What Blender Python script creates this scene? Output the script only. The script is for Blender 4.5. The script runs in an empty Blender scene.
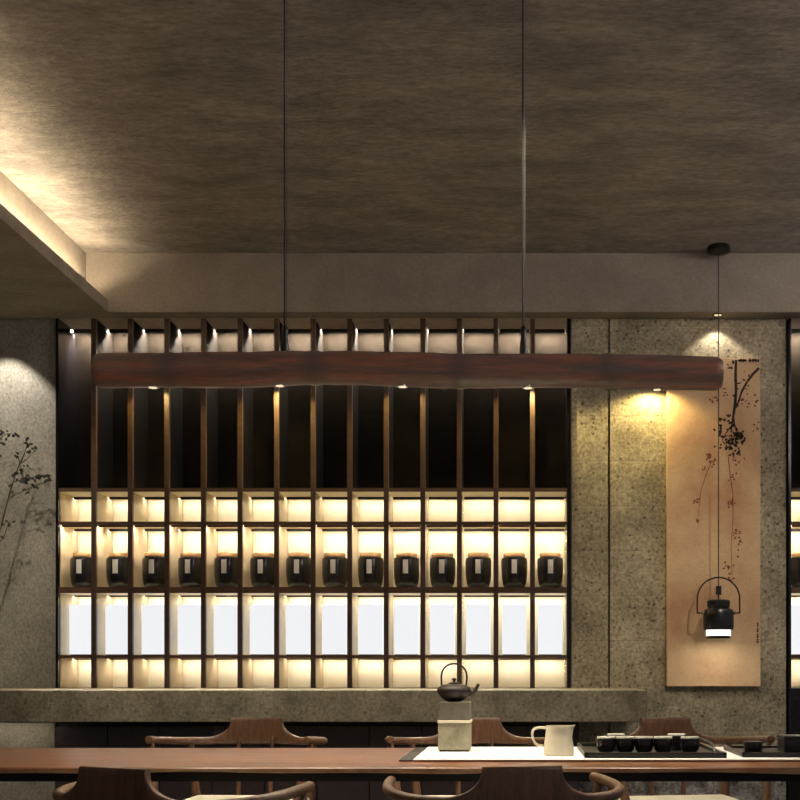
import bpy, bmesh, math, random
from mathutils import Vector, Matrix
random.seed(7)
D = bpy.data
COL = bpy.context.scene.collection
F = 1160.0; VX, VY, EYE = 520.0, 671.0, 1.02
def P(px, py, Y): return Vector(((px-VX)*Y/F, Y, EYE+(VY-py)*Y/F))
def X(px, Y): return (px-VX)*Y/F
def Z(py, Y): return EYE+(VY-py)*Y/F
PI = math.pi
def lin(c):
    r = []
    for v in c:
        v /= 255.0
        r.append(v/12.92 if v <= .04045 else ((v+.055)/1.055)**2.4)
    return (*r, 1.0)

# ------------------------------------------------------------------ materials
def newmat(name):
    m = D.materials.new(name); m.use_nodes = True
    nt = m.node_tree; nt.nodes.clear()
    o = nt.nodes.new('ShaderNodeOutputMaterial'); b = nt.nodes.new('ShaderNodeBsdfPrincipled')
    nt.links.new(b.outputs[0], o.inputs[0])
    return m, nt, b
def nd(nt, t, **k):
    n = nt.nodes.new('ShaderNode'+t)
    for a, v in k.items():
        if a in n.inputs: n.inputs[a].default_value = v
        else: setattr(n, a, v)
    return n
def coords(nt, scale=(1,1,1), kind='Object'):
    tc = nd(nt, 'TexCoord'); mp = nd(nt, 'Mapping'); mp.inputs['Scale'].default_value = scale
    nt.links.new(tc.outputs[kind], mp.inputs[0]); return mp.outputs[0]
def noise(nt, vec, scale, detail=6, rough=.6, dist=0):
    n = nd(nt, 'TexNoise'); n.inputs['Scale'].default_value = scale; n.inputs['Detail'].default_value = detail
    n.inputs['Roughness'].default_value = rough; n.inputs['Distortion'].default_value = dist
    nt.links.new(vec, n.inputs['Vector']); return n.outputs['Fac']
def ramp(nt, fac, stops):
    r = nd(nt, 'ValToRGB'); e = r.color_ramp.elements
    while len(e) < len(stops): e.new(.5)
    for i, (p, c) in enumerate(stops): e[i].position = p; e[i].color = c if len(c) == 4 else (*c, 1)
    nt.links.new(fac, r.inputs[0]); return r.outputs[0]
def mixc(nt, fac, a, b, mode='MIX'):
    m = nd(nt, 'Mix', data_type='RGBA', blend_type=mode)
    for i, v in ((0, fac), (6, a), (7, b)):
        if isinstance(v, (int, float, tuple)): m.inputs[i].default_value = v
        else: nt.links.new(v, m.inputs[i])
    return m.outputs[2]
def bump(nt, b, h, strength=.3, dist=.01):
    n = nd(nt, 'Bump'); n.inputs['Strength'].default_value = strength; n.inputs['Distance'].default_value = dist
    nt.links.new(h, n.inputs['Height']); nt.links.new(n.outputs[0], b.inputs['Normal'])
def plain(name, c, rough=.5, metal=0, spec=.5, var=.12, vs=30, bmp=0):
    m, nt, b = newmat(name); c = lin(c)
    v = coords(nt); f = noise(nt, v, vs)
    lo = tuple(x*(1-var) for x in c[:3])+(1,); hi = tuple(min(1, x*(1+var)) for x in c[:3])+(1,)
    nt.links.new(ramp(nt, f, [(.3, lo), (.7, hi)]), b.inputs['Base Color'])
    b.inputs['Roughness'].default_value = rough; b.inputs['Metallic'].default_value = metal
    b.inputs['Specular IOR Level'].default_value = spec
    if bmp: bump(nt, b, f, bmp, .005)
    return m
def emit(name, c, s):
    m, nt, b = newmat(name)
    b.inputs['Base Color'].default_value = (.8, .8, .8, 1)
    b.inputs['Emission Color'].default_value = lin(c); b.inputs['Emission Strength'].default_value = s
    return m
def concrete(name, dark, light, sc=(1,1,1), s1=2.2, s2=45, pores=.35, bs=.35, bd=.006, rough=.75, joints=None, grain=.5):
    m, nt, b = newmat(name)
    v = coords(nt, sc)
    big = noise(nt, v, s1, 8, .62, .3); fine = noise(nt, v, s2, 4, .75)
    base = ramp(nt, big, [(.32, lin(dark)), (.68, lin(light))])
    g = ramp(nt, fine, [(.32, (1-grain,)*3), (.68, (1+grain*.0,)*3)])
    col = mixc(nt, 1.0, base, g, 'MULTIPLY')
    if pores:
        vo = nd(nt, 'TexVoronoi'); vo.inputs['Scale'].default_value = 26; nt.links.new(v, vo.inputs['Vector'])
        patch = noise(nt, v, 3.5, 2)
        ad = nd(nt, 'Math', operation='SUBTRACT'); nt.links.new(vo.outputs['Distance'], ad.inputs[0])
        sc2 = nd(nt, 'Math', operation='MULTIPLY'); nt.links.new(patch, sc2.inputs[0]); sc2.inputs[1].default_value = .34
        nt.links.new(sc2.outputs[0], ad.inputs[1])
        pr = ramp(nt, ad.outputs[0], [(.0, (.28,)*3), (.05, (1,)*3)])
        col = mixc(nt, pores, col, mixc(nt, 1.0, col, pr, 'MULTIPLY'))
    h = mixc(nt, .5, big, fine)
    if joints:
        sx = nd(nt, 'SeparateXYZ'); nt.links.new(v, sx.inputs[0])
        dv = nd(nt, 'Math', operation='DIVIDE'); nt.links.new(sx.outputs['Z'], dv.inputs[0]); dv.inputs[1].default_value = joints
        fr = nd(nt, 'Math', operation='FRACT'); nt.links.new(dv.outputs[0], fr.inputs[0])
        jr = ramp(nt, fr.outputs[0], [(0, (.62,)*3), (.035, (1,)*3), (.96, (1,)*3), (.985, (1.25,)*3)])
        col = mixc(nt, .7, col, mixc(nt, 1.0, col, jr, 'MULTIPLY'))
    nt.links.new(col, b.inputs['Base Color']); b.inputs['Roughness'].default_value = rough
    bump(nt, b, h, bs, bd)
    return m
def wood(name, dark, light, sc=(1.2, 14, 14), rough=.35, coat=0, s=6):
    m, nt, b = newmat(name)
    v = coords(nt, sc); f = noise(nt, v, s, 8, .65, .6); f2 = noise(nt, v, s*5, 3, .6)
    c = ramp(nt, f, [(.3, lin(dark)), (.7, lin(light))])
    c = mixc(nt, .35, c, mixc(nt, 1.0, c, ramp(nt, f2, [(.35, (.4,)*3), (.6, (1,)*3)]), 'MULTIPLY'))
    nt.links.new(c, b.inputs['Base Color']); b.inputs['Roughness'].default_value = rough
    b.inputs['Coat Weight'].default_value = coat
    bump(nt, b, f, .15, .002)
    return m
M = {}
M['ceiling'] = concrete('stucco_ceiling', (128,120,115), (188,178,170), (1,2.4,1), 2.6, 22, 0, 1.0, .04, .5, grain=.52)
M['fascia'] = concrete('stucco_fascia', (130,120,110), (150,141,131), (1,1,1), 3, 60, 0, .25, .004, .8, grain=.25)
M['soffit'] = concrete('soffit_concrete', (140,132,120), (172,164,150), (1,2,1), 2, 40, 0, .3, .005, .8, grain=.3)
M['wall'] = concrete('left_concrete', (134,129,118), (186,180,166), (1,1,.8), 2.5, 80, .12, .3, .004, .85, grain=.55)
M['pier'] = concrete('pier_concrete', (150,141,118), (222,210,180), (1,1,1), 3, 75, .8, .4, .005, .85, joints=.235, grain=.72)
M['lowwall'] = concrete('speckled_concrete', (110,108,104), (235,232,226), (1,1,1), 14, 60, .5, .5, .006, .9, grain=.8)
M['counter'] = concrete('counter_concrete', (130,122,102), (188,178,154), (1,1,1), 7, 60, .45, .4, .004, .6, grain=.62)
M['floor'] = concrete('floor_concrete', (70,66,60), (100,95,88), (1,1,1), 2, 40, .2, .2, .003, .5, grain=.3)
M['cream'] = plain('cream_back_panel', (238,230,206), .45, var=.05, vs=4)
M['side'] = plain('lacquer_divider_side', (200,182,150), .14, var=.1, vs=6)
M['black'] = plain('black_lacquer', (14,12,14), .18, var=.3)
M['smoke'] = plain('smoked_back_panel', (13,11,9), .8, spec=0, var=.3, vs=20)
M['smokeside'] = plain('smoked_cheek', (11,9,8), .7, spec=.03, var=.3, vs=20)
M['frame'] = plain('dark_bronze_frame', (76,52,36), .42, var=.25, vs=40)
M['frame_shaded'] = plain('dark_bronze_frame_shaded', (62,42,30), .45, var=.25, vs=40)  # shaded lower copy of the divider bronze, darker by colour
M['cab'] = plain('dark_cabinet', (58,48,50), .5, var=.3, vs=60)
M['led'] = emit('led_warm', (255,244,222), 28)
M['led_top'] = emit('led_warm_top', (255,238,214), 2300)
M['led_front'] = emit('led_warm_front', (255,243,222), 130)
M['under'] = emit('led_under_counter', (255,238,208), 16)
M['box'] = emit('emissive_white', (244,246,250), .80); M['box'].node_tree.nodes['Principled BSDF'].inputs['Base Color'].default_value = (.12,.12,.12,1)  # white boxes made self-emitting for their flat bright white
M['jar'] = plain('black_glaze', (22,22,26), .22, var=.3, vs=50)
M['jarlid'] = wood('pale_wood_lid', (196,150,96), (228,190,138), (2,10,10), .5)
M['topb'] = plain('grey_brown_board', (190,176,160), .8, var=.15)
M['bronze'] = plain('bronze_edge_lit', (72,52,35), .45, var=.35, vs=40)  # lit upper copy of the divider bronze, lighter by colour
M['label'] = plain('white_paper', (246,242,232), .7, var=.02)
M['art'] = None
M['ink'] = plain('ink', (34,24,22), .9, var=.3)
M['ink2'] = plain('rust_ink', (130,74,52), .9, var=.3)
M['table'] = wood('table_walnut', (50,27,15), (148,88,50), (.8, 7, 7), .34, .15, 4)
M['edge'] = wood('live_edge', (150,108,76), (205,165,125), (2, 9, 9), .45, 0, 5)
M['apron'] = plain('black_steel_apron', (16,13,14), .6)
M['chair'] = wood('chair_walnut', (72,50,36), (122,86,60), (14, 14, 2.0), .42, .1, 5)
M['cushion'] = plain('white_cushion', (226,222,205), .9, var=.05, bmp=.1)
M['runner'] = plain('white_runner', (238,238,236), .6, var=.02, vs=60)
M['mat'] = plain('charcoal_mat', (44,44,42), .8, var=.2)
M['blackcer'] = plain('black_ceramic', (26,27,30), .25, var=.3)
M['palerim'] = plain('pale_cup_rim', (212,214,200), .3)  # cup rim ring, paler than the body
M['darktray'] = plain('black_tray', (17,16,17), .35, var=.3)
M['pitcher'] = plain('cream_ceramic', (216,210,188), .35, var=.05, vs=12)
M['stone'] = concrete('stove_stone', (128,126,104), (160,156,134), (1,1,1), 20, 160, .2, .3, .002, .7, grain=.25)
M['stone_d'] = concrete('stove_stone_dark', (92,88,78), (116,112,100), (1,1,1), 20, 160, .2, .3, .002, .7, grain=.25)
M['stonelid'] = plain('pale_stone_rim', (220,214,190), .6, var=.05)
M['iron'] = plain('cast_iron', (26,21,16), .5, .2, var=.5, vs=90, bmp=.3)
M['blackmetal'] = plain('black_metal', (20,19,20), .35, .3)
M['steel'] = plain('polished_steel', (190,188,184), .2, 1)
M['cord'] = plain('cord_black', (24,24,24), .55)
M['cordgrey'] = plain('steel_wire', (80,82,78), .6, .2)
M['glow'] = emit('lamp_diffuser', (255,250,238), 1.3)
M['lens'] = emit('spot_lens', (255,222,170), .8)
M['cove'] = emit('cove_led', (255,232,190), 1.0)
M['leaf'] = plain('dark_leaf', (38,42,34), .6, var=.4, vs=50)
M['twig'] = plain('twig_bark', (58,50,44), .8, var=.3)

def art_mat():
    m, nt, b = newmat('parchment')
    v = coords(nt); f = noise(nt, v, 3.2, 5, .6); g = noise(nt, v, 90, 3)
    c = ramp(nt, f, [(.3, lin((192,148,116))), (.7, lin((228,200,158)))])
    c = mixc(nt, .3, c, mixc(nt, 1.0, c, ramp(nt, g, [(.3, (.5,)*3), (.7, (1.,)*3)]), 'MULTIPLY'))
    nt.links.new(c, b.inputs['Base Color']); b.inputs['Roughness'].default_value = .8
    return m
M['art'] = art_mat()
M['moon'] = plain('painted_moon', (214,190,142), .8, var=.05, vs=10)
def bamboo_mat():
    m, nt, b = newmat('stained_bamboo')
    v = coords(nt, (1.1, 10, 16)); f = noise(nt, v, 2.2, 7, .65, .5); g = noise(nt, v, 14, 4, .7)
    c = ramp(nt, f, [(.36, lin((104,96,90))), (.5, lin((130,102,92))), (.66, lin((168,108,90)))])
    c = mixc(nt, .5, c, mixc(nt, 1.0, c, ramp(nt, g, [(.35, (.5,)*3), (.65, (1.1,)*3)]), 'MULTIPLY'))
    # greyish bands at the nodes
    tc = nd(nt, 'TexCoord'); sx = nd(nt, 'SeparateXYZ'); nt.links.new(tc.outputs['Object'], sx.inputs[0])
    tot = None
    for px in (170, 315, 460, 607):
        a = nd(nt, 'Math', operation='SUBTRACT'); nt.links.new(sx.outputs['X'], a.inputs[0]); a.inputs[1].default_value = X(px, 3.65)
        ab = nd(nt, 'Math', operation='ABSOLUTE'); nt.links.new(a.outputs[0], ab.inputs[0])
        mr = nd(nt, 'MapRange'); mr.inputs[1].default_value = .012; mr.inputs[2].default_value = .06; mr.inputs[3].default_value = 1; mr.inputs[4].default_value = 0
        nt.links.new(ab.outputs[0], mr.inputs[0])
        if tot is None: tot = mr.outputs[0]
        else:
            mx = nd(nt, 'Math', operation='MAXIMUM'); nt.links.new(tot, mx.inputs[0]); nt.links.new(mr.outputs[0], mx.inputs[1]); tot = mx.outputs[0]
    ml = nd(nt, 'Math', operation='MULTIPLY'); nt.links.new(tot, ml.inputs[0]); ml.inputs[1].default_value = .75
    c = mixc(nt, ml.outputs[0], c, lin((98,88,82)))
    nt.links.new(c, b.inputs['Base Color']); b.inputs['Roughness'].default_value = .38
    bump(nt, b, f, .25, .004)
    return m
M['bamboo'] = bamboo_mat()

# ------------------------------------------------------------------ mesh helpers
def box(bm, x0, x1, y0, y1, z0, z1):
    vs = [bm.verts.new((x, y, z)) for x in (x0, x1) for y in (y0, y1) for z in (z0, z1)]
    for q in ((0,1,3,2), (4,6,7,5), (0,4,5,1), (2,3,7,6), (0,2,6,4), (1,5,7,3)):
        bm.faces.new([vs[i] for i in q])
def bev_box(bm, x0, x1, y0, y1, z0, z1, r=.004, seg=2):
    t = bmesh.new(); box(t, x0, x1, y0, y1, z0, z1)
    bmesh.ops.bevel(t, geom=t.edges[:], offset=r, segments=seg, affect='EDGES', profile=.5)
    merge(bm, t)
def merge(bm, t):
    me = D.meshes.new('tmp'); t.to_mesh(me); t.free(); bm.from_mesh(me); D.meshes.remove(me)
def lathe(bm, prof, c=(0,0,0), n=28, sx=1, sy=1):
    c = Vector(c); rings = []
    for r, z in prof:
        if r < 1e-6: rings.append([bm.verts.new(c+Vector((0,0,z)))])
        else: rings.append([bm.verts.new(c+Vector((r*sx*math.cos(2*PI*i/n), r*sy*math.sin(2*PI*i/n), z))) for i in range(n)])
    for a, b in zip(rings, rings[1:]):
        if len(a) == 1 and len(b) == 1: continue
        for i in range(n):
            j = (i+1) % n
            if len(a) == 1: bm.faces.new((a[0], b[j], b[i]))
            elif len(b) == 1: bm.faces.new((a[i], a[j], b[0]))
            else: bm.faces.new((a[i], a[j], b[j], b[i]))
def catmull(pts, k=8):
    out = []; n = len(pts)
    for i in range(n-1):
        p0 = pts[max(i-1,0)]; p1 = pts[i]; p2 = pts[i+1]; p3 = pts[min(i+2,n-1)]
        for j in range(k):
            t = j/k
            out.append(tuple(.5*((2*b)+(-a+c)*t+(2*a-5*b+4*c-d)*t*t+(-a+3*b-3*c+d)*t**3) for a, b, c, d in zip(p0, p1, p2, p3)))
    out.append(tuple(pts[-1])); return out
def tube(bm, pts, r, n=10, cap=True, smooth=0):
    """pts of (x,y,z) ; r number or list"""
    if smooth:
        if not isinstance(r, (list, tuple)): r = [r]*len(pts)
        q = catmull([(*p, rr) for p, rr in zip(pts, r)], smooth)
        pts = [Vector(a[:3]) for a in q]; r = [a[3] for a in q]
    pts = [Vector(p) for p in pts]
    if not isinstance(r, (list, tuple)): r = [r]*len(pts)
    up = None; rings = []
    for i, p in enumerate(pts):
        t = (pts[min(i+1, len(pts)-1)]-pts[max(i-1, 0)]).normalized()
        if up is None:
            up = Vector((0,0,1)) if abs(t.z) < .9 else Vector((1,0,0))
        u = (up-t*up.dot(t)).normalized(); up = u; w = t.cross(u)
        rings.append([bm.verts.new(p+(u*math.cos(2*PI*k/n)+w*math.sin(2*PI*k/n))*r[i]) for k in range(n)])
    for a, b in zip(rings, rings[1:]):
        for k in range(n): bm.faces.new((a[k], a[(k+1)%n], b[(k+1)%n], b[k]))
    if cap:
        bm.faces.new(rings[0][::-1]); bm.faces.new(rings[-1])
def extr(bm, poly, y0, y1):
    """polygon of (x,z) extruded in y"""
    a = [bm.verts.new((x, y0, z)) for x, z in poly]; b = [bm.verts.new((x, y1, z)) for x, z in poly]
    bm.faces.new(a); bm.faces.new(b[::-1]); n = len(a)
    for i in range(n): bm.faces.new((a[i], b[i], b[(i+1)%n], a[(i+1)%n]))
def obj(name, bm, mat, parent=None, smooth=False, loc=None):
    bmesh.ops.recalc_face_normals(bm, faces=bm.faces[:])
    me = D.meshes.new(name); bm.to_mesh(me); bm.free()
    if smooth:
        for p in me.polygons: p.use_smooth = True
        try: me.set_sharp_from_angle(angle=math.radians(40))
        except Exception: pass
    o = D.objects.new(name, me); COL.objects.link(o); me.materials.append(mat)
    if parent is not None:
        o.parent = parent
        if loc is None: o.matrix_parent_inverse = Matrix.Translation(parent.location).inverted()
    if loc is not None: o.location = loc
    return o
def NB(): return bmesh.new()
def tag(o, label, cat, group=None, kind=None):
    o['label'] = label; o['category'] = cat
    if group: o['group'] = group
    if kind: o['kind'] = kind
    return o
def thing(name, loc, label, cat, group=None):
    o = D.objects.new(name, None); o.empty_display_size = .05; COL.objects.link(o); o.location = loc
    return tag(o, label, cat, group)
def struct(name, bm, mat, label, cat='structure', smooth=False):
    o = obj(name, bm, mat, None, smooth); o['kind'] = 'structure'; o['label'] = label; o['category'] = cat; return o
def copy_tree(o, parent=None):
    c = o.copy(); COL.objects.link(c)
    if parent is not None: c.parent = parent
    for ch in list(o.children): copy_tree(ch, c)
    return c

# ------------------------------------------------------------------ room shell
FY, W, WF = 5.95, 6.06, 6.05        # fascia face, wall face, shelf front
ZC = Z(253, FY); ZF = Z(312, FY); XS = X(86, FY); XL = X(108, FY); ZL = Z(300, FY)
XR = 3.6; XLW = -4.2
b = NB(); box(b, XS-.3, XR, -1.5, 6.45, ZC, ZC+.12); struct('ceiling', b, M['ceiling'], 'rough plastered raised ceiling washed by cove light', 'ceiling')
b = NB(); box(b, XL-.2+.2-.0+.0, XR, FY, 6.45, ZF, ZC-.0005); box(b, XS-.3, XL, FY, 6.45, ZL+.001, ZC-.0005)
struct('trim_1', b, M['fascia'], 'plastered bulkhead band above the lit shelving', 'bulkhead')
b = NB(); box(b, XS-.12, XS, -1.5, FY-.001, ZL+.001, ZC-.0005); struct('trim_2', b, M['fascia'], 'vertical side of the raised ceiling above the cove', 'bulkhead')
b = NB(); box(b, XLW, XL, -1.5, 6.45, ZF, ZL); struct('trim_3', b, M['soffit'], 'lowered concrete soffit with cove lip on the left', 'soffit')
b = NB(); box(b, XLW, XR, -1.5, 6.6, -.1, 0); struct('floor', b, M['floor'], 'dark concrete floor under the tea table', 'floor')
b = NB(); box(b, XLW, X(56.2, WF), W, 6.45, 0, ZF-.001); struct('wall_left', b, M['wall'], 'grey concrete wall left of the shelving', 'wall')
b = NB(); box(b, XLW-.12, XLW, -1.5, 6.45, 0, ZL+.2); struct('wall_side', b, M['wall'], 'concrete side wall at the left', 'wall')
XRS = 2.6
b = NB(); box(b, XRS, XR, -1.5, FY-.001, ZF+.0, ZC-.0005); box(b, XRS-.13, XRS-.0001, -1.5, FY-.001, ZF, ZL); struct('trim_6', b, M['soffit'], 'added cove soffit on the right, outside the picture', 'soffit')  # right cove added out of view to brighten the ceiling
# pier between the units: two slabs with a dark joint
xj = X(609, W)
b = NB()
box(b, X(571.6, WF), xj-.006, W, 6.45, 0, ZF-.001); box(b, xj+.006, X(786.5, WF), W, 6.45, 0, ZF-.001); box(b, xj-.01, xj+.01, W+.03, 6.44, 0, ZF-.002)
struct('wall_pier', b, M['pier'], 'board-marked concrete pier between the two shelving units', 'wall')
b = NB(); box(b, X(56, WF), XR, 6.36, 6.5, 0, ZF-.001)
struct('wall_back', b, M['wall'], 'concrete back wall behind the shelving', 'wall')
b = NB(); box(b, X(602, W)-.002, X(602, W)+.001, W-.001, W+.002, Z(570, W), Z(400, W)); struct('trim_4', b, M['lowwall'], 'faint vertical groove in the concrete pier', 'joint')

# ------------------------------------------------------------------ shelving units
ROWS = [(318.6, 488), (491.5, 521.5), (524.5, 587), (593, 655), (658, 688.3)]
zrow = [(Z(a, WF), Z(c, WF)) for a, c in ROWS]
CT = .9305                           # counter top height
YB = 6.31; YL0 = YB-.045
def cell_x(n0, k): return X(57.2+36.56*k, WF)
def shelving(root, x0, ncell, zbot, full=True):
    """x0 = left outer edge; cells of fixed pitch"""
    pitch = 36.56*WF/F; th = .024; x1 = x0+pitch*ncell
    # frame
    b = NB(); box(b, x0-.006, x0+.008, WF-.005, YB, zbot, zrow[0][0]); obj('side_upright', b, M['black'], root)
    b = NB(); box(b, x1-.010, x1+.008, WF-.005, YB, zbot, zrow[0][0]); obj('side_upright', b, M['black'], root)
    b = NB(); box(b, x0-.006, x1+.008, WF-.005, YB, zrow[0][0]+.0002, ZF-.0015); obj('top_board', b, M['topb'], root)
    # backs
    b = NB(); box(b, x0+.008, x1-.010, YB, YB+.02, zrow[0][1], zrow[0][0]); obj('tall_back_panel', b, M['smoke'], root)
    b = NB(); box(b, x0+.008, x1-.010, YB, YB+.02, zbot, zrow[0][1]-.0005); obj('back_panel', b, M['cream'], root)
    # horizontal boards
    for i in range(4):
        b = NB(); box(b, x0+.0085, x1-.0105, WF+.016, YB-.0005, zrow[i+1][0], zrow[i][1]); sb = obj('shelf_board', b, M['cream'], root)
        b = NB(); box(b, x0+.0085, x1-.0105, WF, WF+.0155, zrow[i+1][0], zrow[i][1]); obj('front_edge', b, M['frame'], sb)
    b = NB(); box(b, x0+.0085, x1-.0105, WF, YB-.0005, zbot, zrow[4][1]); obj('shelf_board', b, M['frame'], root)
    # dividers: bronze nosing with painted lit and shaded tones, lacquer cheeks behind
    for k in range(1, ncell):
        xc = x0+pitch*k
        b = NB(); box(b, xc-.0125, xc+.0125, WF-.004, WF+.018, zrow[4][1], zrow[0][1]-.0002)
        dv = obj('divider', b, M['frame_shaded'], root)
        b = NB(); box(b, xc-.0125, xc+.0125, WF-.004, WF+.018, zrow[0][1], zrow[0][0]-.0005)
        obj('bronze_edge_lit', b, M['bronze'], dv)
        b = NB()
        for i, (zt, zb) in enumerate(zrow):
            if i: box(b, xc-.009, xc+.009, WF+.018, YB-.0005, zb+.0005, zt-.0005)
        obj('divider_cheek', b, M['side'], dv)
        b = NB(); box(b, xc-.009, xc+.009, WF+.018, YB-.0005, zrow[0][1]+.0005, zrow[0][0]-.0005)
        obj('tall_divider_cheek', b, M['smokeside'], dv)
    # side linings
    for xa, xb in ((x0+.0085, x0+.012), (x1-.014, x1-.0105)):
        b = NB()
        for i, (zt, zb) in enumerate(zrow):
            if i: box(b, xa, xb, WF+.018, YB-.0005, zb+.0005, zt-.0005)
        obj('side_lining', b, M['side'], root)
    # led strips per cell and row
    for i, (zt, zb) in enumerate(zrow):
        for k in range(ncell):
            xa = x0+pitch*k+.016; xb = x0+pitch*(k+1)-.016
            zz = zt-.0006; drop = .014 if i else .012
            if i == 4: drop = .006
            lip = (.020, .014, .013, .008, .006)[i]
            b = NB(); box(b, xa, xb, YL0-.030, YL0-.026, zz-lip, zz); box(b, xa, xb, YL0-.026, YL0, zz-.003, zz)
            ch = obj('light_channel', b, M['blackmetal'], root)
            b = NB(); box(b, xa+.002, xb-.002, YL0-.022, YL0-.004, zz-.0045, zz-.0032)
            obj('led_strip', b, M['led_top'] if i == 0 else M['led'], ch)
            if i == 2:
                b = NB(); box(b, xa, xb, WF+.020, WF+.023, zz-.010, zz); box(b, xa, xb, WF+.023, WF+.040, zz-.003, zz)
                ch = obj('light_channel', b, M['frame'], root)
                b = NB(); box(b, xa+.002, xb-.002, WF+.025, WF+.037, zz-.0045, zz-.0032); obj('led_strip', b, M['led_front'], ch)
        # glossy panel highlights come from these strips
xu = X(57.2, WF)
unit = thing('shelving_unit', (xu+1.33, WF+.1, CT+.001), 'wide backlit dark-framed shelving wall with tall black bays, left of the concrete pier', 'shelving')
shelving(unit, xu, 14, CT+.001)
xu2 = X(789.5, WF)
unit2 = thing('shelving_unit', (xu2+.3, WF+.1, .6), 'narrow sliver of backlit shelving at the right edge, beyond the concrete pier', 'shelving')
shelving(unit2, xu2, 4, CT+.001)
b = NB(); box(b, xu2-.006, xu2+.77, WF-.005, YB, .0, CT-.0005)
c2 = obj('base_cabinet', b, M['black']); tag(c2, 'black lacquered base cabinet under the right-hand shelving sliver', 'cabinet')
b = NB(); box(b, xu2+.02, xu2+.05, WF-.012, WF-.005, Z(735, WF), Z(700, WF)); obj('door_pull', b, M['blackmetal'], c2)

# jars and emissive white boxes
pitch = 36.56*WF/F
zjar = zrow[2][1]+.0006; zbx = zrow[3][1]+.0006
ORD = ['leftmost', 'second from left', 'third from left', 'fourth from left', 'fifth from left', 'sixth from left', 'seventh from left',
       'seventh from right', 'sixth from right', 'fifth from right', 'fourth from right', 'third from right', 'second from right', 'rightmost']
def mk_jar(x, y):
    t = thing('tea_jar', (x, y, zjar), '', 'jar', 'tea jars on the lit shelf')
    H = Z(557, 6.12)-zjar
    b = NB(); lathe(b, [(0,0), (.046,0), (.055,.006), (.063,.03), (.068,.07), (.069,H-.02), (.066,H-.004), (.058,H), (0,H)])
    obj('jar_body', b, M['jar'], t, True, (0,0,0))
    b = NB(); lathe(b, [(0,H), (.052,H), (.056,H+.004), (.057,H+.018), (.053,H+.024), (0,H+.026)])
    obj('lid', b, M['jarlid'], t, True, (0,0,0))
    # curved white label on front
    b = NB(); R = .0700
    zs = (H-.088, H-.015)
    v = [[b.verts.new((R*math.sin(a), -R*math.cos(a), z)) for a in [(-.19+.38*i/6) for i in range(7)]] for z in zs]
    vo = [[b.verts.new(((R+.0012)*math.sin(a), -(R+.0012)*math.cos(a), z)) for a in [(-.19+.38*i/6) for i in range(7)]] for z in zs]
    for i in range(6):
        b.faces.new((v[0][i], v[0][i+1], v[1][i+1], v[1][i])); b.faces.new((vo[0][i], vo[0][i+1], vo[1][i+1], vo[1][i]))
        b.faces.new((v[1][i], v[1][i+1], vo[1][i+1], vo[1][i])); b.faces.new((v[0][i], v[0][i+1], vo[0][i+1], vo[0][i]))
    for i in (0, 6): b.faces.new((v[0][i], v[1][i], vo[1][i], vo[0][i]))
    obj('paper_label', b, M['label'], t, True, (0,0,0))
    return t
jar0 = None
def jar_at(x, label):
    global jar0
    if jar0 is None: jar0 = o = mk_jar(x, 6.165)
    else:
        o = copy_tree(jar0); o.location = (x, 6.165, zjar)
    o['label'] = label
box0 = None
def white_box_at(x, label):
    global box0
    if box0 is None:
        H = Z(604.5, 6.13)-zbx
        t = thing('white_box', (x, 6.18, zbx), '', 'light box', 'white boxes on the shelf')  # white box with an emissive material
        b = NB(); bev_box(b, -.064, .064, -.05, .05, .004, H, .003, 2); obj('white_body', b, M['box'], t, False, (0,0,0))
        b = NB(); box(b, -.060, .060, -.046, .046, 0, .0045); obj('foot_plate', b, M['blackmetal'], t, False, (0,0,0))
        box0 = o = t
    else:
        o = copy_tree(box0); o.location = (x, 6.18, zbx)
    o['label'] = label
for k in range(14):
    xc = xu+pitch*(k+.5)
    jar_at(xc, f'black lidded tea jar, {ORD[k]} in the jar row on the wide shelving')
    white_box_at(xc, f'white box, {ORD[k]} in the row below the black jars')
jar_at(xu2+pitch*.5, 'black glazed tea jar cut by the right edge, on the shelving sliver beyond the pier')
white_box_at(xu2+pitch*.5, 'white box cut by the right edge, on the shelving sliver beyond the pier')

# ------------------------------------------------------------------ counter and its base
YCF = 5.4; ZCB = Z(722, YCF)
b = NB(); bev_box(b, XLW+.01, X(648, YCF), YCF, W-.001, ZCB, CT, .004, 2)
tag(obj('counter_slab', b, M['counter']), 'long rough concrete counter slab running below the lit shelving', 'counter')
xc0 = -2.245
b = NB(); box(b, XLW+.01, xc0-.002, 5.6, W-.001, .001, ZCB-.012)
pl = tag(obj('counter_plinth', b, M['wall']), 'pale concrete plinth under the left end of the counter', 'plinth')
b = NB(); box(b, XLW+.02, xc0-.03, YCF+.11, YCF+.125, ZCB-.0025, ZCB-.0002)
tag(obj('under_counter_light', b, M['under']), 'warm light strip tucked under the left end of the counter', 'light strip')
x_end = X(579, 5.6)
cab = thing('base_cabinet', ((xc0+x_end)/2, 5.8, 0), 'dark base cabinet with flat doors under the concrete counter', 'cabinet')
b = NB(); box(b, xc0, x_end, 5.62, W-.002, .001, ZCB-.001); obj('carcass', b, M['apron'], cab)
n = 10; dw = (x_end-xc0)/n
for k in range(n):
    b = NB(); bev_box(b, xc0+dw*k+.0025, xc0+dw*(k+1)-.0025, 5.6, 5.6195, .08, ZCB-.03, .001, 1); obj('cabinet_door', b, M['cab'], cab)
# speckled lower wall to the right (render-coated lower dado)
b = NB(); box(b, x_end+.01, X(786, WF), W-.012, W-.001, .001, Z(778, W)); struct('trim_5', b, M['lowwall'], 'coarse speckled concrete dado low on the pier', 'dado')

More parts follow.
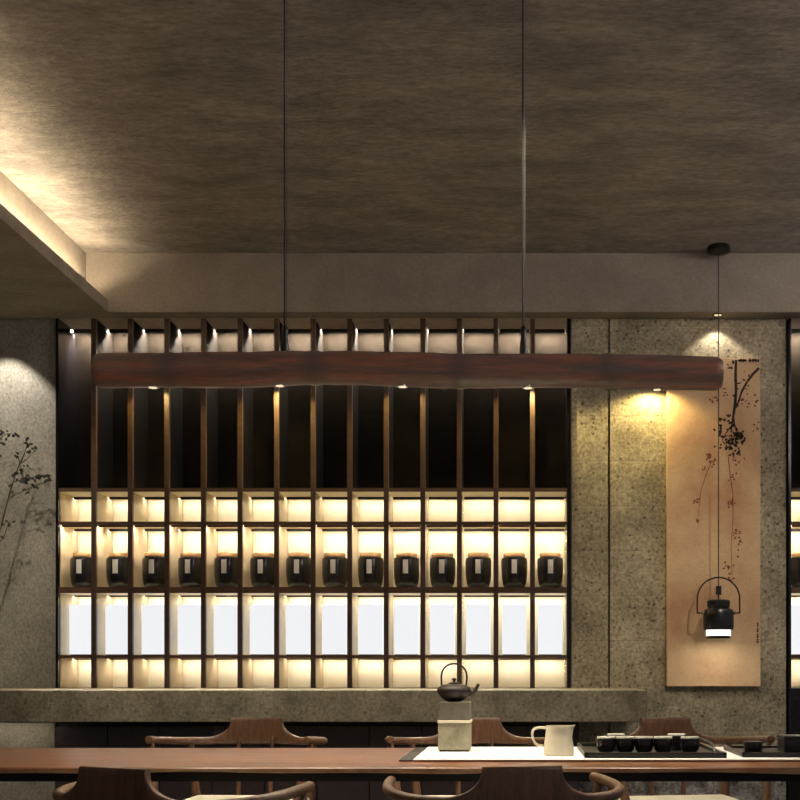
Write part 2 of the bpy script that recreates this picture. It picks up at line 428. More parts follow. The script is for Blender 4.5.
# ------------------------------------------------------------------ scroll painting panel
YA = 6.02
ax0, ax1, az0, az1 = X(667, YA), X(760.5, YA), Z(686.5, YA), Z(358, YA)
art = thing('painting', ((ax0+ax1)/2, YA+.02, az0), 'tall tan painted panel with a dark blossom branch on the concrete pier', 'painting')
b = NB(); bev_box(b, ax0, ax1, YA, W-.001, az0, az1, .002, 1); obj('panel', b, M['art'], art)
def stroke(b, pts, w, y=YA-.0012):
    """pixel polyline with widths (px) -> flat ribbon"""
    V = [P(px, py, YA) for px, py in pts]; L = []
    for i, p in enumerate(V):
        t = (V[min(i+1,len(V)-1)]-V[max(i-1,0)]); t.y = 0; t.normalize(); nn = Vector((-t.z, 0, t.x))
        ww = (w[i] if isinstance(w, list) else w)*YA/F*.5
        L.append((b.verts.new((p.x+nn.x*ww, y, p.z+nn.z*ww)), b.verts.new((p.x-nn.x*ww, y, p.z-nn.z*ww))))
    for a, c in zip(L, L[1:]): b.faces.new((a[0], a[1], c[1], c[0]))
def blot(b, px, py, rx, ry, a, y=YA-.0014):
    c = P(px, py, YA); k = YA/F; n = 7; vs = []
    for i in range(n):
        t = 2*PI*i/n; u = rx*math.cos(t)*random.uniform(.7,1.2)*k; v = ry*math.sin(t)*random.uniform(.7,1.2)*k
        vs.append(b.verts.new((c.x+u*math.cos(a)-v*math.sin(a), y, c.z+u*math.sin(a)+v*math.cos(a))))
    b.faces.new(vs)
b = NB()
stroke(b, [(736,360),(735.5,375),(736,390),(735,405),(733,418),(731,432)], [2.2,2.8,2.6,3,2.2,1.2])
stroke(b, [(759,368),(753,374),(747,382),(742,391),(739,400),(736,408)], [2.6,2.6,2.2,2.2,2,1.5])
stroke(b, [(733,418),(736,430),(741,440)], [1.6,1.2,.6]); stroke(b, [(732,425),(726,433),(722,441)], [1.4,1,.6])
for cx, cy, sx, sy, n in ((745,359,10,2.5,16), (730,366,3,3,5), (727,420,7,6,14), (734,436,9,7,30), (731,446,11,7,32), (741,438,5,6,10), (722,434,4,8,8), (737,385,3,10,6)):
    for _ in range(n):
        x = min(758.5, max(669, random.gauss(cx, sx*.55))); y = max(360.5, random.gauss(cy, sy*.6))
        blot(b, x, y, random.uniform(1.2,2.6), random.uniform(.7,1.4), random.uniform(0,PI))
obj('painted_branch', b, M['ink'], art)
b = NB()
stroke(b, [(728,455),(730,475),(733,495),(733,520),(731,545),(732,575)], [.9,.8,.7,.7,.6,.5]); stroke(b, [(712,460),(706,475),(701,490),(698,515)], [.8,.7,.6,.4])
for cx, cy, sx, sy, n in ((736,458,5,6,9), (734,478,4,4,6), (733,500,3,4,5), (729,505,3,3,4), (737,532,5,6,7), (740,540,3,3,3), (728,566,5,5,9), (731,578,3,2,4), (708,456,5,5,9), (713,462,3,4,5), (704,469,2,2,3), (698,500,4,3,5), (698,520,1.5,2,3),
                          (713,400,4,4,6), (742,405,8,8,8), (748,385,7,9,8), (756,400,2,9,4), (726,394,3,5,4), (755,425,3,8,4), (738,550,3,6,4)):
    for _ in range(n):
        x = min(758.5, random.gauss(cx, sx*.55)); y = random.gauss(cy, sy*.6)
        blot(b, x, y, random.uniform(1.0,2.1), random.uniform(.6,1.3), random.uniform(0,PI))
obj('painted_blossom', b, M['ink2'], art)
b = NB()
for py in (624.5, 630, 636, 641):
    x = 757.6
    stroke(b, [(x-1.2,py-1.4),(x+1.2,py-1.4)], .6); stroke(b, [(x,py-2),(x,py+2)], .7); stroke(b, [(x-1.2,py+.8),(x+1.3,py+.4)], .7); stroke(b, [(x-1,py+1.8),(x+1,py+1.9)], .5)
obj('inscription', b, M['ink'], art)

# ------------------------------------------------------------------ hanging iron-pot lantern
YP = 5.86
def zp(py): return Z(py, YP)
xp = X(718.5, YP)
lan = thing('pendant_lantern', (xp, YP, zp(638)), 'small black kettle-shaped pendant lantern hanging in front of the painting', 'pendant lamp')
b = NB(); lathe(b, [(0,ZC-.0005), (.055,ZC-.0005), (.06,ZC-.012), (.06,ZC-.026), (.045,ZC-.034), (.012,ZC-.04), (0,ZC-.04)], (xp,YP,0)); obj('canopy', b, M['blackmetal'], lan, True)
b = NB(); tube(b, [(xp,YP,ZC-.04), (xp,YP,zp(586))], .0028, 8); obj('cord', b, M['cord'], lan)
b = NB(); bev_box(b, xp-.013, xp+.013, YP-.013, YP+.013, zp(595), zp(586), .002); obj('cord_grip', b, M['blackmetal'], lan)
b = NB(); tube(b, [(xp,YP,zp(600)), (xp,YP,zp(595))], .004, 8); obj('stem', b, M['blackmetal'], lan)
b = NB()
prof = [(0,zp(600)), (.052,zp(600)), (.058,zp(601)), (.058,zp(606)), (.054,zp(608)), (.072,zp(610)), (.077,zp(613)), (.077,zp(627)), (.073,zp(630)), (0,zp(630))]
lathe(b, prof[::-1], (xp,YP,0), 36); obj('lamp_body', b, M['blackcer'], lan, True)
b = NB(); lathe(b, [(0,zp(636)), (.062,zp(636)), (.062,zp(630)), (0,zp(630))], (xp,YP,0), 36); obj('diffuser', b, M['glow'], lan, True)
b = NB(); lathe(b, [(0,zp(638.5)), (.056,zp(638.5)), (.06,zp(637.5)), (.06,zp(636)), (0,zp(636))], (xp,YP,0), 36); obj('bottom_cap', b, M['blackmetal'], lan, True)
b = NB(); zc = zp(599); R = .107
pts = [(xp-R, YP, zp(613)), (xp-R, YP, zp(604))]+[(xp-R*math.cos(t), YP, zc+R*1.02*math.sin(t)) for t in [PI*i/24 for i in range(1,24)]]+[(xp+R, YP, zp(604)), (xp+R, YP, zp(613))]
tube(b, pts, .0042, 8)
tube(b, [(xp-R-.002,YP,zp(613)), (xp-.072,YP,zp(613))], .004, 8); tube(b, [(xp+R+.002,YP,zp(613)), (xp+.072,YP,zp(613))], .004, 8)
obj('hoop_handle', b, M['iron'], lan, True)
for s in (-1, 1):
    b = NB(); t = NB(); bmesh.ops.create_uvsphere(t, u_segments=10, v_segments=8, radius=.009, matrix=Matrix.Translation((xp+s*.078, YP-.02, zp(613)))); merge(b, t)
    obj('rivet', b, M['steel'], lan, True)

# ------------------------------------------------------------------ bamboo pendant lamp
YL = 3.65
def bz(px):   # centreline pixel height
    return 370.2 + (0 if px < 170 else 0) + 1.6*math.sin((px-230)/300*PI*1.0)*0 + [0][0]
ctr = [(94,370.5),(170,370.3),(240,370),(300,368.2),(350,368),(400,369.5),(460,371.3),(530,370.8),(607,371.3),(660,372.5),(723,373.8)]
def cz(px):
    for (a, za), (c, zc_) in zip(ctr, ctr[1:]):
        if px <= c: t = (px-a)/(c-a); t = t*t*(3-2*t); return za+(zc_-za)*t
    return ctr[-1][1]
NODES = (170, 315, 460, 607)
bam = thing('pendant_lamp', (X(408,YL), YL, Z(390,YL)), 'long horizontal reddish-brown bamboo pendant lamp hanging on two cords over the table', 'pendant lamp')
b = NB(); pts = []; rr = []
N = 170
for i in range(N+1):
    px = 96.5+624*i/N
    r = 16.9+.4*math.sin(px/31)+(.5 if px < 240 else 0)
    for q in NODES:
        d = abs(px-q); r += .6*math.exp(-(d/3.2)**2)-.5*math.exp(-((d-9)/5)**2)
    e = min(px-96.5, 720.5-px)
    if e < 6: r *= .86+.14*math.sqrt(max(0, 1-((6-e)/6)**2))
    pts.append(P(px, cz(px), YL)); rr.append(r*YL/F)
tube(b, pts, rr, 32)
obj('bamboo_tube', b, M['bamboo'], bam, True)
for px, nm in ((96.5,-1), (720.5,1)):
    b = NB(); p = P(px, cz(px), YL); R = 14.2*YL/F
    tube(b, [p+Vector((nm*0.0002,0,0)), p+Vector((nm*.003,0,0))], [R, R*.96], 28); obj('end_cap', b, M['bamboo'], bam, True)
SP = (153, 279.5, 402.5, 528, 657)
spots_w = []
for px in SP:
    p = P(px, cz(px)+17.2, YL)
    b = NB(); lathe(b, [(0,.006), (.018,.006), (.018,-.0008), (.013,-.0008), (.013,.001), (0,.001)], tuple(p), 20); sl = obj('spot_light', b, M['steel'], bam, True)
    b = NB(); lathe(b, [(0,.0008), (.012,.0008), (.012,-.0010), (0,-.0010)], tuple(p), 20); obj('lens', b, M['lens'], sl, True)
    spots_w.append(p)
for px, gx in ((284.5, 284.5), (523, 524.5)):
    x = X(px, YL); zt = Z(352.5, YL)
    b = NB(); tube(b, [(x,YL,ZC-.012), (x,YL,Z(330,YL))], .0030, 8); obj('cord', b, M['cord'], bam)
    b = NB(); tube(b, [(x+.006,YL,ZC-.012), (x+.006,YL,Z(332,YL))], .0011, 6); obj('steel_wire', b, M['cordgrey'], bam)
    b = NB(); lathe(b, [(0,Z(356,YL)), (.012,Z(356,YL)), (.0125,Z(345,YL)), (.009,Z(338,YL)), (.010,Z(334,YL)), (.009,Z(328,YL)), (.004,Z(325,YL)), (0,Z(324.5,YL))], (x+.002,YL,0), 16); obj('cord_grip', b, M['blackmetal'], bam, True)
    b = NB(); lathe(b, [(0,ZC-.0005), (.03,ZC-.0005), (.03,ZC-.008), (.01,ZC-.012), (0,ZC-.012)], (x,YL,0), 24); obj('canopy', b, M['blackmetal'], bam, True)

# ------------------------------------------------------------------ added wall-washer rail, unseen behind the bamboo, for the light pools
YT = 5.95
rail = thing('added_spot_rail', (X(400,YT), YT, Z(372,YT)), 'added slim black rail with five small downlights across the shelving front, unseen behind the bamboo lamp', 'added track light')
b = NB(); bev_box(b, X(120,YT), X(672,YT), YT-.008, YT+.008, Z(370,YT), Z(366,YT), .001, 1); obj('added_rail', b, M['blackmetal'], rail)
for k in (2, 6, 10, 13):
    xb = xu+pitch*k; b = NB(); box(b, xb-.006, xb+.006, YT+.008, WF-.0045, Z(369.5,YT), Z(366.5,YT)); obj('added_bracket', b, M['blackmetal'], rail)
wash = []
for px in (150, 277, 404, 530, 651):
    x = X(px, YT); b = NB(); lathe(b, [(0,Z(370,YT)), (.016,Z(370,YT)), (.018,Z(381,YT)), (.0,Z(381,YT))], (x,YT,0), 18); sh = obj('added_lamp_head', b, M['blackmetal'], rail, True)
    b = NB(); lathe(b, [(0,Z(381,YT)-.0005), (.014,Z(381,YT)-.0005), (.014,Z(381,YT)-.002), (0,Z(381,YT)-.002)], (x,YT,0), 18); obj('lens', b, M['lens'], sh, True)  # lens of the added rail lamp
    wash.append((px, x))

# ------------------------------------------------------------------ table
TX0, TX1, TY0, TY1, TZ = -2.1, 1.45, 3.24, 4.07, .75
tab = thing('tea_table', ((TX0+TX1)/2, 3.65, 0), 'long walnut tea table with a wavy pale edge between the chairs', 'table')
b = NB(); n = 160; A = []
for i in range(n+1):
    x = TX0+(TX1-TX0)*i/n
    zb = .7352+.0022*math.sin(x*5.3)+.0014*math.sin(x*13+1)
    yf = TY0+.004*math.sin(x*4+2)
    A.append((b.verts.new((x, yf+.004, TZ)), b.verts.new((x, yf, TZ-.003)), b.verts.new((x, yf+.002, zb)), b.verts.new((x, yf+.05, zb-.001)), b.verts.new((x, TY1, .736)), b.verts.new((x, TY1, TZ))))
for p, q in zip(A, A[1:]):
    for k in range(6): b.faces.new((p[k], p[(k+1)%6], q[(k+1)%6], q[k]))
b.faces.new(A[0]); b.faces.new(A[-1][::-1])
tt = obj('tabletop', b, M['table'], tab); tt.data.materials.append(M['edge'])
for p in tt.data.polygons:
    if abs(p.normal.z) < .6 and p.center.y < TY0+.02: p.material_index = 1
b = NB(); box(b, TX0+.1, TX1-.1, 3.37, 3.95, .699, .7345); obj('apron', b, M['apron'], tab)
for x in (TX0+.12, TX1-.2):
    for y in (3.40, 3.84):
        b = NB(); bev_box(b, x, x+.08, y, y+.08, 0, .6985, .003); obj('leg', b, M['apron'], tab)

# ------------------------------------------------------------------ chairs
def make_chair():
    t = thing('armchair', (0,0,0), '', 'chair', 'armchairs around the tea table')
    ctrl = [(.280,.125,.726), (.294,.06,.722), (.301,-.02,.716), (.288,-.10,.710), (.245,-.17,.705), (.175,-.215,.703), (.10,-.237,.703), (0,-.246,.703)]
    half = catmull(ctrl, 14)
    path = half+[(-x, y, z) for x, y, z in half[-2::-1]]
    # densify around the board corner
    b = NB(); rings = []; n = 16; path = [Vector(p) for p in path]
    dense = []
    for a, c in zip(path, path[1:]):
        for k in range(3): dense.append(a.lerp(c, k/3))
    dense.append(path[-1]); m_ = len(dense)
    for i, p in enumerate(dense):
        tg = dense[min(i+1,m_-1)]-dense[max(i-1,0)]; tg.z = 0; tg.normalize(); nn = Vector((tg.y, -tg.x, 0))
        ax = abs(p.x) if p.y < -.12 else 9
        r = .0140
        endd = min(i, m_-1-i)
        if endd < 4: r *= (.55, .8, .93, .99)[endd]
        top = p.z+r; bot = p.z-r; w = r
        if ax < .099: top = .790; w = .012; bot = .690
        elif ax < .19:
            u = (ax-.099)/.091; top = p.z+r+(.790-.012-p.z-r)*(1-math.sqrt(max(0, 1-(1-u)**2))) if u < 1 else top
            w = .012+(r-.012)*min(1, u); bot = .690+(p.z-r-.690)*min(1, u)
        hz = (top-bot)/2; cz_ = (top+bot)/2
        e = 2.0 if ax > .19 else (5.0 if ax < .099 else 2+3*(1-(ax-.099)/.091))
        ring = []
        for k in range(n):
            a = 2*PI*(k+.5)/n; ca, sa = math.cos(a), math.sin(a)
            u = math.copysign(abs(ca)**(2/e), ca)*w; v = math.copysign(abs(sa)**(2/e), sa)*hz
            ring.append(b.verts.new((p.x+nn.x*u, p.y+nn.y*u, cz_+v)))
        rings.append(ring)
    for a, c in zip(rings, rings[1:]):
        for k in range(n): b.faces.new((a[k], a[(k+1)%n], c[(k+1)%n], c[k]))
    b.faces.new(rings[0][::-1]); b.faces.new(rings[-1])
    obj('arm_and_back_rail', b, M['chair'], t, True, (0,0,0))
    # legs
    for s in (-1, 1):
        b = NB(); tube(b, [(s*.232,.20,0), (s*.24,.185,.25), (s*.245,.17,.43), (s*.262,.13,.58), (s*.286,.085,.712)], [.012,.017,.019,.015,.011], 12, smooth=5); obj('leg', b, M['chair'], t, True, (0,0,0))
        b = NB(); tube(b, [(s*.205,-.235,0), (s*.205,-.205,.25), (s*.21,-.19,.43), (s*.225,-.185,.58), (s*.232,-.18,.693)], [.012,.017,.019,.015,.011], 12, smooth=5); obj('leg', b, M['chair'], t, True, (0,0,0))
        b = NB(); tube(b, [(s*.06,-.20,.42), (s*.062,-.212,.55), (s*.064,-.226,.718)], [.010,.009,.007], 10, smooth=4); obj('back_spindle', b, M['chair'], t, True, (0,0,0))
    b = NB(); bev_box(b, -.245, .245, -.215, .215, .385, .43, .01, 3); obj('seat_frame', b, M['chair'], t, True, (0,0,0))
    b = NB(); bev_box(b, -.225, .225, -.195, .21, .4305, .502, .028, 5); obj('seat_cushion', b, M['cushion'], t, True, (0,0,0))
    b = NB()
    for s in (-1, 1): tube(b, [(s*.24,.18,.2), (s*.207,-.205,.2)], .009, 8)
    tube(b, [(-.238,.185,.27), (.238,.185,.27)], .009, 8); obj('stretcher', b, M['chair'], t, True, (0,0,0))
    return t
ch0 = make_chair()
def chair_at(px_back, yb, rot, sc, label, far):
    global ch0
    o = ch0 if not ch0.get('used') else copy_tree(ch0)
    ang = rot+(PI if far else 0)
    bx = X(px_back, yb)
    sc3 = sc if isinstance(sc, tuple) else (sc,)*3
    off = Matrix.Rotation(ang, 3, 'Z') @ Vector((0, -.246*sc3[1], 0))
    o.location = (bx-off.x, yb-off.y, 0); o.rotation_euler = (0,0,ang); o.scale = sc3
    o['label'] = label; ch0['used'] = 1
    if 'used' in o and o is not ch0: del o['used']
chair_at(111.5, 2.765, math.radians(-27), (1.08,1,1), 'walnut curved-arm chair in the left foreground, its back to the camera', False)
chair_at(522.5, 2.80, math.radians(12), 1, 'walnut curved-arm chair in the right foreground, its back to the camera', False)
chair_at(257, 4.66, math.radians(-3), 1.055, 'walnut curved-arm chair across the table, facing the camera, left of the kettle stove', True)
chair_at(475, 4.66, 0, 1.055, 'walnut curved-arm chair across the table, partly behind the kettle stove', True)
chair_at(665, 4.66, math.radians(9), 1.055, 'walnut curved-arm chair across the table, behind the tray of black cups', True)
del ch0['used']

# ------------------------------------------------------------------ table-top objects
b = NB(); bev_box(b, -.362, -.322, 3.46, 4.03, TZ+.0006, TZ+.0046, .001, 1)
box(b, -.322, 1.1, 3.50, 4.02, TZ+.0006, TZ+.0030)
tag(obj('table_mat', b, M['mat']), 'charcoal mat showing at the left end of the white table runner', 'mat')
b = NB(); bev_box(b, -.319, 1.12, 3.455, 4.03, TZ+.0032, TZ+.0068, .0012, 2)
tag(obj('table_runner', b, M['runner']), 'bright white runner along the tabletop under the tea set', 'table runner')
ZR = TZ+.0072
# stove
ys = 3.775; x0, x1 = X(438, ys), X(470.3, ys)
st = thing('tea_stove', ((x0+x1)/2, ys+.05, ZR), 'square two-tone grey stone tea stove standing on the white runner', 'stove')
b = NB(); box(b, x0+.004, x1-.004, ys+.004, ys+.1, ZR, ZR+.006); obj('foot', b, M['blackmetal'], st)
b = NB(); bev_box(b, x0, x1, ys, ys+.104, ZR+.006, Z(723,ys), .002); obj('lower_block', b, M['stone'], st)
b = NB(); bev_box(b, x0-.002, x1+.002, ys-.002, ys+.106, Z(723,ys), Z(720.4,ys), .001); obj('rim_plate', b, M['stonelid'], st)
b = NB(); bev_box(b, x0+.002, x1-.001, ys+.002, ys+.102, Z(720.4,ys), Z(702,ys), .003); obj('upper_block', b, M['stone_d'], st)
# kettle
kz = Z(702,ys)+.0005; kx = X(454, 3.82); ky = 3.827; k = 3.827/F
ke = thing('kettle', (kx, ky, kz), 'dark cast-iron kettle with a hoop handle on top of the stone tea stove', 'kettle')
b = NB(); lathe(b, [(0,0), (7*k,0), (9*k,1.2*k), (13.5*k,4.5*k), (16.8*k,9*k), (17.2*k,11.5*k), (15.5*k,14.5*k), (11*k,16.6*k), (6.5*k,17.6*k), (0,17.8*k)], (kx,ky,kz), 36); obj('kettle_body', b, M['iron'], ke, True)
b = NB(); lathe(b, [(0,17.7*k), (6*k,17.6*k), (6.2*k,18.4*k), (4*k,19.2*k), (1.4*k,19.5*k), (1.2*k,20.6*k), (2.4*k,21.6*k), (2.2*k,23*k), (0,23.6*k)], (kx,ky,kz), 24); obj('lid', b, M['iron'], ke, True)
b = NB(); tube(b, [(kx+14*k,ky,kz+9*k), (kx+18.5*k,ky,kz+9.5*k), (kx+21.5*k,ky,kz+12*k), (kx+24.5*k,ky,kz+17.5*k)], [4.2*k,3*k,2*k,1.5*k], 14, smooth=6); obj('spout', b, M['iron'], ke, True)
b = NB(); tube(b, [(kx-12.5*k,ky,kz+15.5*k), (kx-12.8*k,ky,kz+24*k)]+[(kx-12.6*k*math.cos(t),ky,kz+(26+11.8*math.sin(t))*k) for t in [PI*i/14 for i in range(1,14)]]+[(kx+12.8*k,ky,kz+24*k), (kx+12*k,ky,kz+15.5*k)], .95*k, 8); obj('hoop_handle', b, M['iron'], ke, True)
# pitcher
py_ = 3.62; pz = ZR+.0003; k = py_/F; pxx = X(558.7, py_)
pi_ = thing('pitcher', (pxx, py_, pz), 'squat cream ceramic pitcher on the white runner, handle to the left', 'pitcher')
b = NB(); t = NB()
lathe(t, [(0,0), (14.6*k,0), (15.6*k,1*k), (15.2*k,6*k), (13.6*k,18*k), (12.4*k,27*k), (12.8*k,29.5*k), (11.8*k,29.5*k), (11.5*k,27*k), (12.6*k,18*k), (14*k,3*k), (0,2*k)], (0,0,0), 40)
for v in t.verts:                     # pull the pouring lip to the right
    if v.co.z > 22*k:
        a = math.atan2(v.co.y, v.co.x); f = math.exp(-(a/.38)**2)*(v.co.z-22*k)/(7.5*k); v.co.x += 4.2*k*f; v.co.z += .8*k*f
bmesh.ops.translate(t, verts=t.verts[:], vec=(pxx,py_,pz)); merge(b, t); obj('pitcher_body', b, M['pitcher'], pi_, True)
b = NB(); tube(b, [(pxx-12*k,py_,pz+27*k), (pxx-20*k,py_,pz+27.5*k), (pxx-25.5*k,py_,pz+25*k), (pxx-26*k,py_,pz+18*k), (pxx-22*k,py_,pz+11*k), (pxx-14.5*k,py_,pz+9*k)], [1.5*k,1.3*k,1.2*k,1.2*k,1.3*k,1.6*k], 10, smooth=6); obj('handle', b, M['pitcher'], pi_, True)
# cup tray
tr = thing('serving_tray', (.41, 3.7, ZR), 'long black tray with raised rim holding black cups on the runner', 'tray')
tx0, tx1, ty0, ty1 = .195, X(727,3.5), 3.50, 3.98
b = NB(); bev_box(b, tx0, tx1, ty0, ty1, ZR, ZR+.006, .002); obj('tray_base', b, M['darktray'], tr)
b = NB()
for a in ((tx0,tx1,ty0,ty0+.012), (tx0,tx1,ty1-.012,ty1), (tx0,tx0+.012,ty0,ty1), (tx1-.012,tx1,ty0,ty1)): bev_box(b, *a, ZR+.0055, ZR+.017, .002)
obj('rim', b, M['darktray'], tr)
b = NB(); tube(b, [(tx1-.025,3.56,ZR+.006), (tx1-.027,3.60,ZR+.034), (tx1-.03,3.68,ZR+.040), (tx1-.03,3.84,ZR+.040), (tx1-.027,3.92,ZR+.034), (tx1-.025,3.95,ZR+.006)], .004, 8, smooth=4); obj('tray_handle', b, M['darktray'], tr, True)
cup0 = None
cups = [(606,3.60,'leftmost black tea cup in the front row on the black tray'), (625.3,3.60,'second black tea cup from the left in the front row on the tray'),
        (644,3.60,'middle black tea cup in the front row on the black tray'), (663,3.60,'fourth black tea cup from the left in the front row, tray on the runner'),
        (690,3.60,'rightmost black tea cup in the front row on the black tray'),
        (616,3.76,'black tea cup behind the two leftmost cups on the tray'), (676.5,3.76,'black tea cup behind the gap between the two rightmost front cups')]
for px, yy, lb in cups:
    if cup0 is None:
        k = 3.60/F; cup0 = o = thing('tea_cup', (X(px,yy), yy, ZR+.0065), lb, 'cup', 'black tea cups on the tray')
        b = NB(); lathe(b, [(0,0), (5.5*k,0), (6*k,1*k), (8.6*k,4*k), (9.5*k,9*k), (9.2*k,15.5*k), (8.4*k,15.5*k), (8.6*k,9*k), (7*k,3.5*k), (0,2.5*k)], (0,0,0), 24); obj('cup_body', b, M['blackcer'], o, True, (0,0,0))
        b = NB(); lathe(b, [(9.25*k,15.2*k), (9.3*k,16.6*k), (8.9*k,17*k), (8.3*k,16.6*k), (8.35*k,15.2*k)], (0,0,0), 24); obj('rim', b, M['palerim'], o, True, (0,0,0))
    else:
        o = copy_tree(cup0); o.location = (X(px,yy), yy, ZR+.0065); o['label'] = lb
# right-hand black tray and its pots
t2 = thing('serving_tray', (.9, 3.68, ZR), 'low black tray at the right edge of the table holding a lidded cup', 'tray')
b = NB(); bev_box(b, X(741,3.55), 1.09, 3.53, 3.86, ZR, ZR+.008, .003); obj('tray_base', b, M['darktray'], t2)
b = NB()
for a in ((X(741,3.55),1.09,3.53,3.542), (X(741,3.55),1.09,3.848,3.86), (X(741,3.55),X(741,3.55)+.012,3.53,3.86)): bev_box(b, *a, ZR+.0075, ZR+.015, .002)
obj('rim', b, M['darktray'], t2)
t3 = thing('tea_caddy', (X(753,3.62), 3.62, ZR+.0085), 'small black lidded cup at the left end of the right-hand tray', 'cup')
b = NB(); k = 3.62/F; lathe(b, [(0,0), (8.4*k,0), (9*k,1*k), (9*k,9.5*k), (0,9.5*k)], tuple(t3.location), 28); obj('cup_body', b, M['darktray'], t3, True)
b = NB(); lathe(b, [(0,9.5*k), (9.2*k,9.5*k), (9.2*k,11*k), (3*k,12*k), (0,12.2*k)], tuple(t3.location), 28); obj('lid', b, M['darktray'], t3, True)
t4 = thing('tea_box', (X(799,3.65), 3.65, ZR+.0085), 'black tea box at the right edge, on the right-hand tray', 'box')
b = NB(); bev_box(b, X(784.5,3.62), X(784.5,3.62)+.10, 3.62, 3.72, ZR+.0085, ZR+.050, .003); obj('box_body', b, M['darktray'], t4)
b = NB(); bev_box(b, X(784,3.62), X(784,3.62)+.103, 3.618, 3.722, ZR+.0502, ZR+.060, .003); obj('lid', b, M['darktray'], t4)

# ------------------------------------------------------------------ branch in a vase, left
YV = 5.72
vx = X(-34, YV)
va = thing('vase', (vx, YV, CT+.0005), 'tall dark vase on the counter just outside the left edge', 'vase')
b = NB(); lathe(b, [(0,0), (.05,0), (.075,.06), (.08,.14), (.05,.24), (.028,.30), (.032,.34), (.026,.34), (.022,.30), (0,.29)], (vx,YV,CT+.0005), 28); obj('vase_body', b, M['jar'], va, True)
br = thing('leafy_branch', (vx, YV, CT+.32), 'thin twiggy branch with small dark leaves against the left concrete wall', 'branch')
b = NB(); lf = NB()
def pv(px, py, dy=0): p = P(px, py, YV+dy); return p
def leaf(px, py, L, a, dy=0):
    c = P(px, py, YV+dy); kk = YV/F; tilt = random.uniform(-.7,.7)
    u = Vector((math.cos(a), math.sin(tilt)*.5, math.sin(a)))*L*kk; v = Vector((-math.sin(a), random.uniform(-.5,.5), math.cos(a)))*L*.36*kk
    up = [lf.verts.new(q) for q in (c-u*.5, c-u*.1+v, c+u*.35+v*.7, c+u*.6, c+u*.35-v*.7, c-u*.1-v)]
    nn = u.cross(v).normalized()*.0009
    dn = [lf.verts.new(q.co+nn) for q in up]
    lf.faces.new(up); lf.faces.new(dn[::-1])
    for i in range(6): lf.faces.new((up[i], dn[i], dn[(i+1)%6], up[(i+1)%6]))
base = Vector((vx, YV, CT+.30))
main = [base, pv(-24,600), pv(-10,560), pv(0,530,.02), pv(4,515,.02), pv(10,492,.02), pv(16,473,.03), pv(21,461,.03), pv(27,447,.03)]
tube(b, main, [.006,.0055,.005,.0042,.004,.0036,.003,.0024,.001], 6, smooth=4)
subs = [[(10,498),(16,494),(24,491),(34,486),(46,482),(54,480)], [(14,482),(21,480),(30,478),(39,476)], [(18,468),(24,455),(28,440)], [(19,464),(27,459),(36,449)], [(-4,545),(3,538),(9,522),(8,523)],
        [(-20,580),(-12,500),(-4,450),(4,435),(13,434)], [(-8,470),(-2,442),(2,430)], [(20,463),(18,458),(14,454)]]
for s in subs: tube(b, [pv(x,y,.02) for x, y in s], [.0028-.0018*i/(len(s)-1) for i in range(len(s))], 5, smooth=3)
clusters = [(2,432,5,3,5), (8,435,6,2,6), (2,442,4,3,5), (0,456,2,1,2), (27,440,2,3,4), (29,445,2,2,3), (30,450,5,3,4), (36,448,3,1,2), (18,457,3,3,4), (24,480,5,4,14), (30,478,5,3,9), (38,476,4,3,10), (44,477,3,2,5), (49,480,4,1.5,5), (33,486,4,2,4),
            (26,491,4,2,4), (14,475,2,3,3), (12,487,2,3,3), (20,470,2,3,4), (6,522,4,2,5), (9,525,2,2,2), (3,538,2,1,2), (28,466,3,1,2)]
for cx, cy, sx, sy, n in clusters:
    for _ in range(n): leaf(random.gauss(cx, sx*.6), random.gauss(cy, sy*.6), random.uniform(2.2,4.6), random.uniform(-.9,1.2), .02+random.uniform(-.03,.03))
obj('stem', b, M['twig'], br, True)
obj('foliage', lf, M['leaf'], br)

# ------------------------------------------------------------------ lights
def area(name, loc, rot, sx, sy, e, c, spread=PI):
    l = D.lights.new(name, 'AREA'); l.shape = 'RECTANGLE'; l.size = sx; l.size_y = sy; l.energy = e; l.color = lin(c)[:3]; l.spread = spread
    o = D.objects.new(name, l); COL.objects.link(o); o.location = loc; o.rotation_euler = rot; return o
def spot(name, loc, e, c, ang, blend=.4, r=.01, target=None):
    l = D.lights.new(name, 'SPOT'); l.energy = e; l.color = lin(c)[:3]; l.spot_size = math.radians(ang); l.spot_blend = blend; l.shadow_soft_size = r
    o = D.objects.new(name, l); COL.objects.link(o); o.location = loc
    d = (Vector(target)-Vector(loc)) if target is not None else Vector((0,0,-1))
    o.rotation_euler = d.to_track_quat('-Z', 'Y').to_euler(); return o
# cove led lying in the trough
b = NB(); box(b, XS+.02, XL-.045, -1.4, FY-.02, ZL+.0015, ZL+.010); tag(obj('cove_light', b, M['cove']), 'warm light strip lying in the ceiling cove on the left', 'light strip')
area('cove_glow', ((XS+XL)/2+.01, 2.6, ZL+.02), (PI, math.radians(-22), 0), .03, 6.5, 42, (255,232,190))
area('added_cove_right', (XRS-.06, 2.6, ZL+.02), (PI, math.radians(50), 0), .03, 6.5, 400, (250,247,255))  # added ceiling fill from the unseen right cove
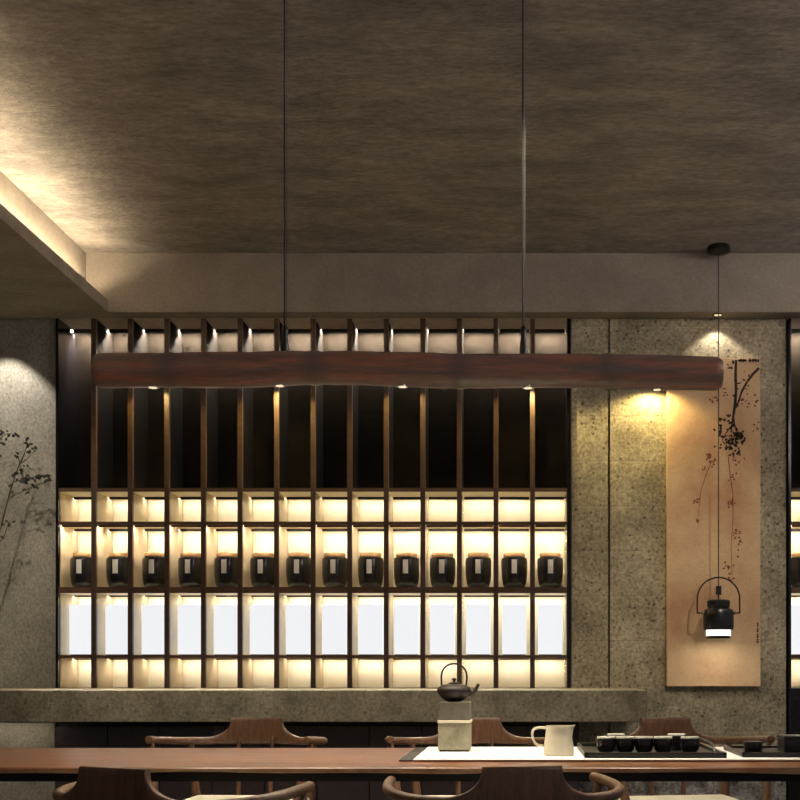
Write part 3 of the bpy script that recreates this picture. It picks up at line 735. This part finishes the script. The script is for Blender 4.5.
# downlights in the bulkhead and soffit
WC = (255,236,205)
def downlight(x, y, z, label):
    b = NB(); lathe(b, [(.022,-.0005), (.030,-.0005), (.030,-.004), (.022,-.004)], (x,y,z), 24)
    o = obj('downlight', b, M['blackmetal'], None, True); tag(o, label, 'downlight')
    b = NB(); lathe(b, [(0,-.0008), (.0215,-.0008), (.0215,-.0015), (0,-.0015)], (x,y,z), 24); obj('lens', b, M['lens'], o, True)
downlight(X(718,5.99), 5.995, ZF, 'small recessed downlight in the bulkhead above the painting')
spot('art_downlight', (X(718,5.99), 5.985, ZF-.008), 3.6, (255,242,220), 104, .35, .012)
downlight(X(-8,5.88), 5.885, ZF, 'small recessed downlight in the soffit above the left wall')
spot('left_downlight', (X(-8,5.88), 5.885, ZF-.008), 27, (255,246,230), 84, .35, .012)
# added ceiling spotlights, unseen above the frame, to brighten walls, counter and painting
trk = thing('added_spot_track', (0, 3.1, ZC), 'added black ceiling track with four spotlights, out of view over the near side of the table', 'added track light')
b = NB(); box(b, -2.0, 1.8, 3.085, 3.115, ZC-.02, ZC-.0005); obj('added_track', b, M['blackmetal'], trk)
for x, tgt, e, ang in ((-1.9, (-2.85,6.06,1.6), 130, 32), (-1.2, (-1.6,5.4,.75), 105, 34), (.0, (-.2,5.4,.75), 95, 34), (1.3, (1.0,6.06,1.2), 85, 33)):
    d = (Vector(tgt)-Vector((x,3.1,ZC-.07))).normalized(); p0 = Vector((x,3.1,ZC-.07))
    b = NB(); tube(b, [p0-d*.05, p0+d*.05], .028, 18); tube(b, [(x,3.1,ZC-.02), tuple(p0)], .008, 8); obj('added_spot_head', b, M['blackmetal'], trk, True)
    spot('added_track_spot', tuple(p0+d*.055), e, (255,240,214), ang, .9, .03, target=tgt)
for (px, x), e in zip(wash, (8, 18, 9, 14, 16)):
    spot('added_rail_spot', (x, YT, Z(381,YT)-.004), e, (255,226,150), 156, .5, .008)  # added lamps for the light pools on dividers and pier
for p in spots_w:
    spot('bamboo_spot', (p.x, p.y, p.z-.004), 36, (255,236,208), 112, .8, .02)
area('lantern_glow', (xp, YP, zp(640)), (0,0,0), .1, .1, .6, (255,240,215))
w = D.worlds.new('World'); bpy.context.scene.world = w; w.use_nodes = True
bg = w.node_tree.nodes['Background']; bg.inputs[0].default_value = lin((255,250,246)); bg.inputs[1].default_value = .15

# ------------------------------------------------------------------ camera
cam = D.cameras.new('Camera'); cam.sensor_width = 36; cam.lens = F/800*36; cam.clip_start = .05
cam.shift_x = (400-VX)/800; cam.shift_y = (VY-400)/800
co = D.objects.new('Camera', cam); COL.objects.link(co); co.location = (0,0,EYE); co.rotation_euler = (PI/2,0,0)
sc = bpy.context.scene; sc.camera = co
sc.view_settings.view_transform = 'Standard'; sc.view_settings.look = 'None'; sc.view_settings.gamma = 1; sc.view_settings.exposure = .22
sc.view_settings.use_curve_mapping = False
try:
    sc.cycles.use_denoising = True; sc.cycles.sample_clamp_indirect = 6; sc.cycles.max_bounces = 8
except Exception: pass
